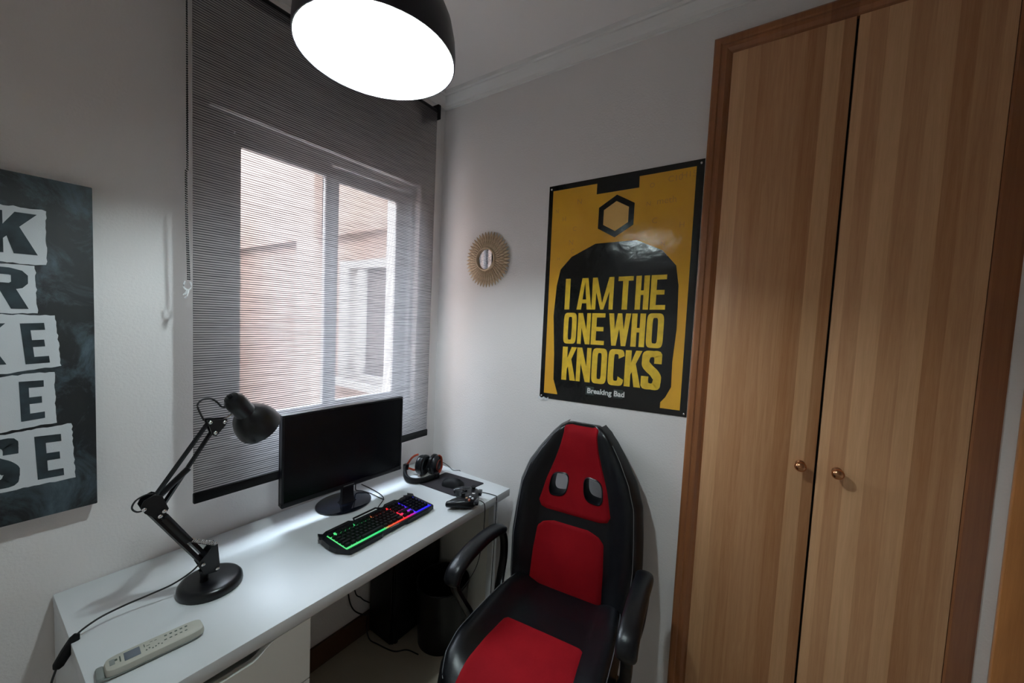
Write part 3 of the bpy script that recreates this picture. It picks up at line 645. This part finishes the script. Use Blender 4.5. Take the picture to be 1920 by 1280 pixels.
part('controller_cable', tube([(-.266, -.543, DZ + .016), (-.258, -.552, DZ + .010), (-.250, -.5605, DZ - .004), (-.249, -.563, DZ - .05), (-.252, -.560, DZ - .14), (-.262, -.545, DZ - .26), (-.28, -.50, DZ - .36), (-.30, -.44, DZ - .44)], .0018, 6, 5), mCABLE, gc, True)

# ================================================================== headset
hs = thing('headset', 'black gaming headset with orange metal yokes resting beside the mouse pad', 'headset', (-.215, -.165, DZ))
A2 = np.array([.25, -.97, 0])
def cup(c, ax, nm):
    c = np.array(c); ax = np.array(ax) / np.linalg.norm(ax)
    e = part('ear_cup', lathe([(.033, -.004), (.044, .0), (.0455, .008), (.043, .015), (.033, .020), (1e-5, .022)], 28, c, ax), mBLACK, hs, True)
    part('ear_cushion', lathe([(.044, -.001), (.0485, -.006), (.048, -.016), (.042, -.021), (.028, -.018), (.026, -.008)], 28, c, ax), mLEATHER, e, True)
    part('cup_ring', lathe([(.026, .020), (.028, .023), (.024, .0235), (.023, .021)], 28, c, ax, closed=True), mORANGE, e, True)
cup((-.212, -.145, .790), (-A2*np.array([1, 1, 1])), 1)
cup((-.168, -.187, .789), A2, 2)
band = [(-.262, -.083, .778), (-.284, -.100, .766), (-.306, -.132, .758), (-.316, -.168, .755), (-.304, -.200, .754), (-.272, -.222, .754), (-.232, -.230, .755), (-.205, -.228, .756)]
hb = part('headband', sweep(smoothpath(band, 5), .0065, .0135, 12, power=3), mBLACKM, hs, True)
part('headband_cushion', sweep(smoothpath([(p[0] + (.0085 if True else 0)*(-.26 - p[0])/.06, p[1] + .0085*(-.165 - p[1])/.06, p[2]) for p in band[1:-1]], 4), .004, .011, 8), mLEATHER, hb, True)
for P in ([(-.262, -.083, .780), (-.252, -.088, .795), (-.240, -.098, .818), (-.229, -.112, .832), (-.222, -.124, .838)], [(-.262, -.083, .776), (-.250, -.100, .770), (-.238, -.116, .764), (-.230, -.128, .770)],
          [(-.205, -.228, .758), (-.180, -.226, .764), (-.156, -.216, .776), (-.147, -.209, .80), (-.150, -.204, .826), (-.160, -.196, .834)]):
    part('yoke', tube(P, .0050, 8, 5), mORANGE, hs, True, label='orange metal yoke')
part('adjuster', rbox((-.272, -.096, .764), (-.252, -.074, .792), .003), mBLACK, hs, True)
part('adjuster', rbox((-.216, -.240, .744), (-.190, -.219, .770), .003), mBLACK, hs, True)
part('headset_cable', tube([(-.145, -.165, .790), (-.115, -.170, .785), (-.090, -.195, .764), (-.080, -.222, .744), (-.066, -.240, .7422), (-.0575, -.248, .7418), (-.054, -.250, .732), (-.052, -.25, .70), (-.045, -.25, .5), (-.04, -.25, .3)], .0016, 6, 5), mCABLE, hs, True)

# ================================================================== desk lamp
dl = thing('desk_lamp', 'black swing arm desk lamp on a round base', 'lamp', (-1.107, -.276, DZ))
YL = -.280
part('base', lathe([(.073, 0), (.0745, .004), (.073, .016), (.068, .0225), (.060, .025), (1e-5, .026)], 48, (-1.107, -.276, DZ)), mLAMPB, dl, True)
part('stem', lathe([(.009, .024), (.009, .05), (.012, .052), (.012, .058)], 16, (-1.123, -.279, DZ)), mLAMPB, dl, True)
def plate(name, pts, y, th=.003):
    return part(name, prism(pts, lambda x, z, d: (x, y + d, z), 0, th), mLAMPB, dl, True, smooth=False)
P_low = [(-1.141, .826), (-1.126, .790), (-1.098, .785), (-1.092, .800), (-1.097, .862), (-1.110, .858)]
for dy in (-.016, .013): plate('base_bracket', P_low, YL + dy)
P_elb = [(-1.252, 1.024), (-1.246, 1.038), (-1.226, 1.046), (-1.212, 1.038), (-1.200, 1.002), (-1.207, .990), (-1.220, .982), (-1.245, 1.006)]
for dy in (-.015, .012): plate('elbow_plate', P_elb, YL + dy)
P_hd = [(-1.121, 1.210), (-1.074, 1.205), (-1.078, 1.190), (-1.100, 1.163), (-1.108, 1.166)]
for dy in (-.014, .011): plate('head_plate', P_hd, YL + dy)
def rod(name, a, b, dy, w=.0055): return part(name, sweep([(a[0], YL + dy, a[1]), (b[0], YL + dy, b[1])], w, w, 4, up=(.3, .9, .2)), mLAMPB, dl, True, smooth=False)
rod('lower_arm', (-1.132, .826), (-1.238, 1.008), -.006, .0065); rod('lower_arm', (-1.107, .812), (-1.214, .996), .006, .0065)
rod('upper_arm', (-1.230, 1.030), (-1.115, 1.203), -.006); rod('upper_arm', (-1.210, 1.000), (-1.104, 1.173), .006)
part('spring_tube', sweep([(-1.228, YL, 1.022), (-1.156, YL, 1.088)], .0075, None, 10), mLAMPB, dl, True)
part('spring_tube', sweep([(-1.207, YL, .976), (-1.160, YL, .894)], .0115, None, 10), mLAMPB, dl, True)
hel = [(-1.152 + .052*t + .0045*math.cos(t*75), YL + .0045*math.sin(t*75), .893 - .034*t + .003*math.cos(t*75)) for t in np.linspace(0, 1, 90)]
part('spring', tube(hel, .0013, 5), mCHROME, dl, True, label='bare steel spring')
for x, z in ((-1.247, 1.018), (-1.210, 1.000), (-1.218, .990), (-1.114, 1.203), (-1.103, 1.173), (-1.082, 1.198), (-1.131, .822), (-1.099, .794)):
    part('rivet', lathe([(.0045, 0), (.0045, .002), (.003, .0035), (1e-5, .004)], 12, (x, YL - .0185 if z < 1.1 else YL - .0155, z), (0, -1, 0)), mCHROME, dl, True)
ax = np.array([.60, .30, -.70]); ax /= np.linalg.norm(ax); hc = np.array([-1.052, -.285, 1.246])
part('head_stem', tube([(-1.084, YL, 1.197), (-1.058, YL, 1.214), (-1.045, YL - .002, 1.226)], .0038, 8, 4), mCHROME, dl, True)
shp = [(.004, -.026), (.018, -.022), (.0255, -.010), (.027, .005), (.026, .030), (.0265, .046), (.036, .056), (.048, .072), (.056, .092), (.060, .112), (.0605, .124)]
part('lamp_shade', lathe(shp + [(.059, .124)] + [(r - .0018, h) for r, h in shp[::-1][1:7]] + [(.002, .040)], 40, hc, ax), mLAMPB, dl, True)
_g = lathe([(.0585, .122), (.058, .112), (.054, .092), (.046, .073), (.034, .058), (.02, .048), (.002, .045)], 40, hc, ax)
part('shade_lining', (_g[0], [q for q in _g[1] if len(q) == 4]), mLINER, dl, True)
part('small_bulb', lathe([(.012, .05), (.018, .07), (.024, .088), (.020, .104), (1e-5, .112)], 20, hc, ax), mLINER, dl, True)
part('switch_knob', lathe([(.007, 0), (.007, .008), (1e-5, .01)], 12, hc - ax*.024 + np.array([0, 0, 0]), -ax), mLAMPB, dl, True)
part('arm_cable', tube([(-1.123, YL, 1.207), (-1.134, YL, 1.236), (-1.137, YL, 1.252), (-1.126, YL, 1.264), (-1.108, YL, 1.264), (-1.094, YL, 1.252), (-1.084, YL, 1.238), (-1.072, YL, 1.235)], .0024, 8, 5), mCABLE, dl, True)
part('arm_cable', tube([(-1.243, YL - .008, 1.012), (-1.258, YL - .01, 1.014), (-1.266, YL - .008, 1.026), (-1.258, YL - .004, 1.040), (-1.240, YL, 1.046), (-1.226, YL, 1.044)], .0020, 8, 5), mCABLE, dl, True)
part('power_cord', tube([(-1.128, YL, .822), (-1.150, -.272, .800), (-1.185, -.262, .782), (-1.225, -.250, .773), (-1.268, -.242, .768), (-1.310, -.242, .764), (-1.338, -.246, .757), (-1.3535, -.25, .750)], .0022, 8, 5), mCABLE, dl, True)
sw = part('cord_switch', sweep([(-1.352, -.25, .7525), (-1.356, -.251, .744), (-1.368, -.2505, .722), (-1.381, -.25, .698), (-1.384, -.25, .692)], [.005, .0095, .0105, .0095, .006], [.004, .008, .0085, .008, .005], 12, up=(0, 1, 0), power=3), mBLACKM, dl, True, label='black in-line rocker switch')
part('power_cord', tube([(-1.384, -.25, .692), (-1.392, -.25, .66), (-1.398, -.25, .60), (-1.40, -.22, .40), (-1.40, -.16, .15), (-1.42, -.08, .006)], .0022, 8, 5), mCABLE, dl, True)

# ================================================================== remote control
rc = thing('remote_control', 'slim beige remote control with a small display on the desk corner', 'remote control', (-1.256, -.430, DZ), math.radians(-5.5))
def rr_row(sx, sy, z, x0=0): 
    o = []
    for k in range(32):
        a = 2*PI*k/32; c, s = math.cos(a), math.sin(a); o.append((x0 + sx*math.copysign(abs(c)**.28, c), sy*math.copysign(abs(s)**.45, s), z))
    return o
part('body', grid([rr_row(.079, .0225, .004), rr_row(.082, .0255, .007), rr_row(.082, .026, .013), rr_row(.080, .024, .019), rr_row(.077, .021, .0205)], True, True), mBEIGE, rc)
part('lower_shell', grid([rr_row(.082, .021, .0005, -.003), rr_row(.086, .0255, .004, -.005), rr_row(.086, .0255, .006, -.005)], True, True), mBEIGED, rc, label='darker grey lower shell')
part('end_cap', rbox((-.094, -.020, .0008), (-.081, .020, .012), .004), mBEIGED, rc)
part('display', rbox((-.052, -.013, .0200), (-.027, .014, .0212), .0005), mLCD, rc, label='small grey display')
random.seed(3)
marks = [(-.064, .004, .004, .006), (-.058, .004, .002, .012), (-.058, -.004, .002, .008)]
for i in range(6): marks.append((-.018 + .005*i, -.009 + .003*math.sin(i*2), .0025, .0035))
marks += [(-.020, .008, .0015, .010), (-.014, .004, .006, .0012), (-.008, .012, .005, .001), (-.001, .011, .004, .0012)]
for i in range(5): marks.append((.016 + .009*i, .011, .0045, .0042)); marks.append((.014 + .009*i, -.003, .0045, .003))
for x, y, w, h in marks: part('button_mark', box((x - w/2, y - h/2, .0204), (x + w/2, y + h/2, .0209)), mINK, rc, smooth=False)
part('key_patch', rbox((-.074, -.008, .0200), (-.066, .010, .0210), .0004), mBEIGED, rc)

# ================================================================== gaming chair (local: +X forward, +Y sideways, +Z up)
ch = thing('gaming_chair', 'black and red gaming chair with looped armrests in front of the poster wall', 'chair', (-.418, -.95, 0), math.radians(187))
BZ = [.40, .435, .64, .745, .85, .93, 1.0, 1.06, 1.09, 1.108]; BWD = [.215, .248, .262, .256, .246, .218, .176, .132, .104, .074]
hw = lambda z: lerp1(z, BZ, BWD)
def bfront(y, z):
    s = min(1, abs(y) / hw(z)); b = .036 * sstep(.50, .82, s) * (1 - .65*sstep(.90, 1.08, z)) + .010*sstep(.92, 1.05, z)*(1-s*s)
    edge = .050 * max(0, (s - .84) / .16) ** 2.2
    top = .026 * max(0, (z - 1.066) / .042) ** 2.2
    low = .03 * max(0, (.50 - z) / .1) ** 2
    return -.245 - .14*(z - .5) + b - edge - top - low + .012*math.exp(-((z-.60)/.1)**2)*(1-s)
def brear(y, z):
    s = min(1, abs(y) / hw(z)); return -.245 - .14*(z - .5) - .060 + .032*max(0, (s - .7) / .3)**2 + .020*max(0, (z - 1.066) / .042)**2
rowsB = []
zs = list(np.linspace(.40, 1.05, 40)) + list(np.linspace(1.06, 1.108, 14))
for z in zs:
    w = hw(z); fr = [(bfront(s*w, z), s*w, z) for s in np.sin(np.linspace(-PI/2, PI/2, 61))]; rr_ = [(min(brear(s*w, z), bfront(s*w, z) - .002), s*w, z) for s in np.sin(np.linspace(PI/2, -PI/2, 31))]
    rowsB.append(fr + rr_)
tmp = []
def cut(name, g, m, cutters, parent):
    o = part(name, g, m, parent)
    cs = []
    for c in cutters:
        co = bpy.data.objects.new('c', mesh_of('c', c, m)); COL.objects.link(co); co.matrix_parent_inverse = Matrix(); co.location = o.parent.location; co.rotation_euler = o.parent.rotation_euler
        md = o.modifiers.new('b', 'BOOLEAN'); md.operation = 'DIFFERENCE'; md.object = co; md.solver = 'EXACT'; cs.append(co)
    bpy.context.view_layer.update()
    me = bpy.data.meshes.new_from_object(o.evaluated_get(bpy.context.evaluated_depsgraph_get()))
    o.modifiers.clear(); o.data = me
    for c in cs: bpy.data.objects.remove(c)
    me.set_sharp_from_angle(angle=math.radians(40)); return o
HOLES = [(-.074, .868, -1), (.064, .871, 1)]
def hole_loop(cy, cz, sg, sc=1):
    P = []
    for k in range(40):
        a = 2*PI*k/40; c, s = math.cos(a), math.sin(a)
        y = .0375*math.copysign(abs(c)**.62, c); z = .046*math.copysign(abs(s)**.72, s)
        P.append((cy + sc*(y + sg*.10*z * -1), cz + sc*(z + sg*.12*y * -1)))
    return P
cutters = [prism(hole_loop(cy, cz, sg), lambda y, z, d: (d, y, z), -.50, -.10) for cy, cz, sg in HOLES]
cut('backrest', grid(rowsB, True, True), mLEATHER, cutters, ch)
def bpanel(zl, wl, off=0, th=.0045, nz=30, ny=25, extra=None):
    """padded panel lying on the backrest front; zl,wl = half width by height; domed edges"""
    rows = []; z0, z1 = min(zl), max(zl)
    for i in range(nz + 1):
        z = z0 + (z1 - z0)*i/nz; w = lerp1(z, zl, wl); r = []
        for k in range(ny + 1):
            s = -1 + 2*k/ny; y = off + s*w; e = min(1, min((1 - abs(s))*w, z - z0 if extra is None else 9, (z1 - z) if extra is None else 9) / .008)
            zz = z
            r.append((bfront(y, zz) - .003 + (th + .003)*math.sqrt(max(0, 1 - (1-e)**2)), y, zz))
        rows.append(r)
    V, F = grid(rows); n = len(V); V2 = [(x - .006, y, z) for x, y, z in V]
    m = ny + 1; rim = [k for k in range(m)] + [i*m + ny for i in range(1, nz + 1)] + [nz*m + k for k in range(ny - 1, -1, -1)] + [i*m for i in range(nz - 1, 0, -1)]
    F2 = [[n + i for i in q[::-1]] for q in F] + [[rim[i], rim[(i+1) % len(rim)], n + rim[(i+1) % len(rim)], n + rim[i]] for i in range(len(rim))]
    return V + V2, F + F2
cut('head_panel', bpanel([.757, .765, .79, .88, .96, 1.02, 1.07, 1.1075], [.100, .135, .148, .126, .098, .080, .070, .069], -.006), mRED, cutters, ch)['label'] = 'red fabric headrest panel with two openings'
part('lumbar_panel', bpanel([.465, .49, .60, .69, .712, .728], [.148, .148, .145, .138, .115, .06], -.012), mRED, ch, label='red fabric lower back panel')
for cy, cz, sg in HOLES:
    lp = hole_loop(cy, cz, sg, 1.03); li = hole_loop(cy, cz, sg, .88)
    rows = [[(bfront(y, z) + .006, y, z) for y, z in lp], [(bfront(y, z) + .008, y, z) for y, z in hole_loop(cy, cz, sg, .96)], [(bfront(y, z) + .002, y, z) for y, z in li], [(bfront(y, z) - .052, y, z) for y, z in li], [(bfront(y, z) - .056, y, z) for y, z in lp]]
    part('hole_trim', grid(rows + [rows[0]], True), mBLACK, ch, label='black rim of a headrest opening')
for s in (-1, 1):
    P = [(bfront(s*.90*hw(z), z) + .0012, s*.90*hw(z), z) for z in np.linspace(.44, 1.055, 50)]
    part('piping', tube(P, .0013, 5), mPIPE, ch)
# seat
SXs = [-.255, -.24, -.20, -.10, .0, .15, .22, .265, .290, .303]; SWs = [.19, .215, .225, .238, .246, .252, .243, .222, .180, .130]
sw_ = lambda x: lerp1(x, SXs, SWs)
def stop(y, x):
    s = min(1, abs(y) / sw_(x)); z = .488 + .030*sstep(.52, .84, s)*(1 - .6*sstep(.12, .28, x)) - .05*max(0, (s - .86)/.14)**2.2
    z -= .062*max(0, (x - .20)/.103)**2; z += .012*math.exp(-((x-.12)/.1)**2)*(1-s*s); return z - .015*max(0, (-.1 - x)/.15)
rowsS = []
for x in list(np.linspace(-.255, .25, 36)) + list(np.linspace(.26, .303, 10)):
    w = sw_(x); t = [(x, s*w, stop(s*w, x)) for s in np.sin(np.linspace(-PI/2, PI/2, 51))]
    b = [(x, s*w*.97, min(.405 + .03*max(0, (abs(s)-.6)/.4)**2, stop(s*w, x) - .004)) for s in np.sin(np.linspace(PI/2, -PI/2, 25))]
    rowsS.append(t + b)
part('seat', grid(rowsS, True, True), mLEATHER, ch)
xl, wl = [-.005, .006, .10, .20, .27, .300], [.125, .142, .150, .158, .160, .125]
rows = []
for i in range(41):
    x = xl[0] + (xl[-1] - xl[0])*i/40; w = lerp1(x, xl, wl); r = []
    for k in range(27):
        s = -1 + 2*k/26; e = min(1, min((1-abs(s))*w, x - xl[0]) / .008); r.append((x, s*w, stop(s*w, x) - .003 + .0075*math.sqrt(max(0, 1-(1-e)**2))))
    rows.append(r)
part('seat_panel', grid(rows), mRED, ch, label='red fabric seat panel')
for s in (-1, 1):
    part('piping', tube([(x, s*.93*sw_(x), stop(s*.93*sw_(x), x) + .001) for x in np.linspace(-.22, .27, 40)], .0013, 5), mPIPE, ch)
# arms
for s in (-1, 1):
    y = s*.283
    pth = smoothpath([(.120, y, .622), (.116, y, .648), (.092, y, .668), (.03, y, .682), (-.07, y, .686), (-.16, y, .676), (-.222, y - s*.006, .660)], 5); n = len(pth)
    rx = [.030*min(1, .62 + .5*math.sqrt(min(1, min(i, n-1-i)/4))) for i in range(n)]; rz = [.0185*min(1, .6 + .5*math.sqrt(min(1, min(i, n-1-i)/4))) for i in range(n)]
    a = part('armrest', sweep(pth, rx, rz, 16, power=2.6), mLEATHER, ch)
    fr1 = smoothpath([(.108, y, .640), (.100, y, .600), (.070, y - s*.004, .545), (.035, y - s*.012, .485), (.01, y - s*.03, .43), (-.01, y - s*.09, .402)], 5)
    fr2 = smoothpath([(-.215, y, .655), (-.240, y - s*.002, .60), (-.236, y - s*.006, .53), (-.200, y - s*.014, .465), (-.15, y - s*.035, .425), (-.12, y - s*.09, .402)], 5)
    part('arm_bracket', sweep(fr1, .017, .011, 10, up=(1, 0, .2), power=2.6), mBLACK, ch); part('arm_bracket', sweep(fr2, .017, .011, 10, up=(1, 0, .2), power=2.6), mBLACK, ch)
part('mechanism', rbox((-.13, -.20, .385), (.08, .20, .404), .006), mBLACK, ch)
part('back_bracket', sweep([(-.10, 0, .392), (-.24, 0, .395), (-.285, 0, .44), (-.305, 0, .60)], .030, .008, 8, up=(1, 0, .3), power=4), mBLACK, ch)
part('gas_lift', lathe([(.030, .09), (.030, .24), (.020, .245), (.020, .385)], 20), mBLACK, ch)
part('base_hub', lathe([(.045, .06), (.05, .075), (.045, .105), (.030, .11)], 20), mBLACK, ch)
for k in range(5):
    a = 2*PI*k/5 + .5; c, s = math.cos(a), math.sin(a)
    part('base_leg', sweep([(.03*c, .03*s, .088), (.15*c, .15*s, .084), (.27*c, .27*s, .070)], [.024, .021, .015], [.014, .012, .009], 8, power=3), mBLACK, ch)
    cs = part('caster', merge(lathe([(.012, -.012), (.024, -.012), (.026, -.003), (.012, -.002)], 18, (.275*c, .275*s, .0265), (-s, c, 0), closed=True), lathe([(.012, .002), (.026, .003), (.024, .012), (.012, .012)], 18, (.275*c, .275*s, .0265), (-s, c, 0), closed=True), rbox((.275*c - .008, .275*s - .008, .026), (.275*c + .008, .275*s + .008, .062), .003)), mBLACK, ch)

# ================================================================== under the desk
pc = thing('computer_tower', 'black computer tower on the floor under the desk', 'computer', (-.245, -.10, 0))
part('case', rbox((-.392, -.178, .012), (-.105, -.018, .420), .006), mBLACKM, pc, True)
part('side_panel', rbox((-.386, -.182, .022), (-.112, -.1775, .412), .002), mBLACK, pc, True)
part('front_panel', rbox((-.402, -.174, .018), (-.3915, -.022, .414), .004), mBLACK, pc, True)
for x in (-.36, -.135):
    for y in (-.16, -.035): part('foot', lathe([(.012, 0), (.014, .012)], 12, (x, y, 0)), mBLACKM, pc, True)
bn = thing('waste_bin', 'round black waste bin on the floor between computer tower and chair', 'bin', (-.215, -.310, 0))
part('bucket', lathe([(1e-5, .003), (.100, .003), (.102, 0), (.107, .004), (.120, .28), (.124, .286), (.122, .29), (.116, .286), (.104, .012), (1e-5, .010)], 40, (-.215, -.310, 0)), mBLACK, bn, True)
part('floor_cable_a', tube([(-.515, -.012, .69), (-.512, -.012, .40), (-.508, -.013, .25), (-.485, -.02, .165), (-.43, -.03, .11), (-.385, -.012, .09)], .003, 6, 6), mCABLE, top=('black cable hanging down the wall left of the computer tower', 'cable')).name = 'hanging_cable'
part('power_cable', tube([(-.480, -.010, .69), (-.478, -.010, .28), (-.44, -.012, .19), (-.395, -.012, .14)], .0026, 6, 6), mCABLE, top=('thin black cable slanting down to the computer tower, nearer to it', 'cable'))
part('floor_cable', tube([(-.41, -.022, .10), (-.42, -.03, .04), (-.425, -.06, .004), (-.42, -.11, .004), (-.40, -.20, .004), (-.36, -.24, .004), (-.345, -.30, .004)], .0028, 6, 6), mCABLE, top=('black cable looping on the floor round the computer tower foot', 'cable'))
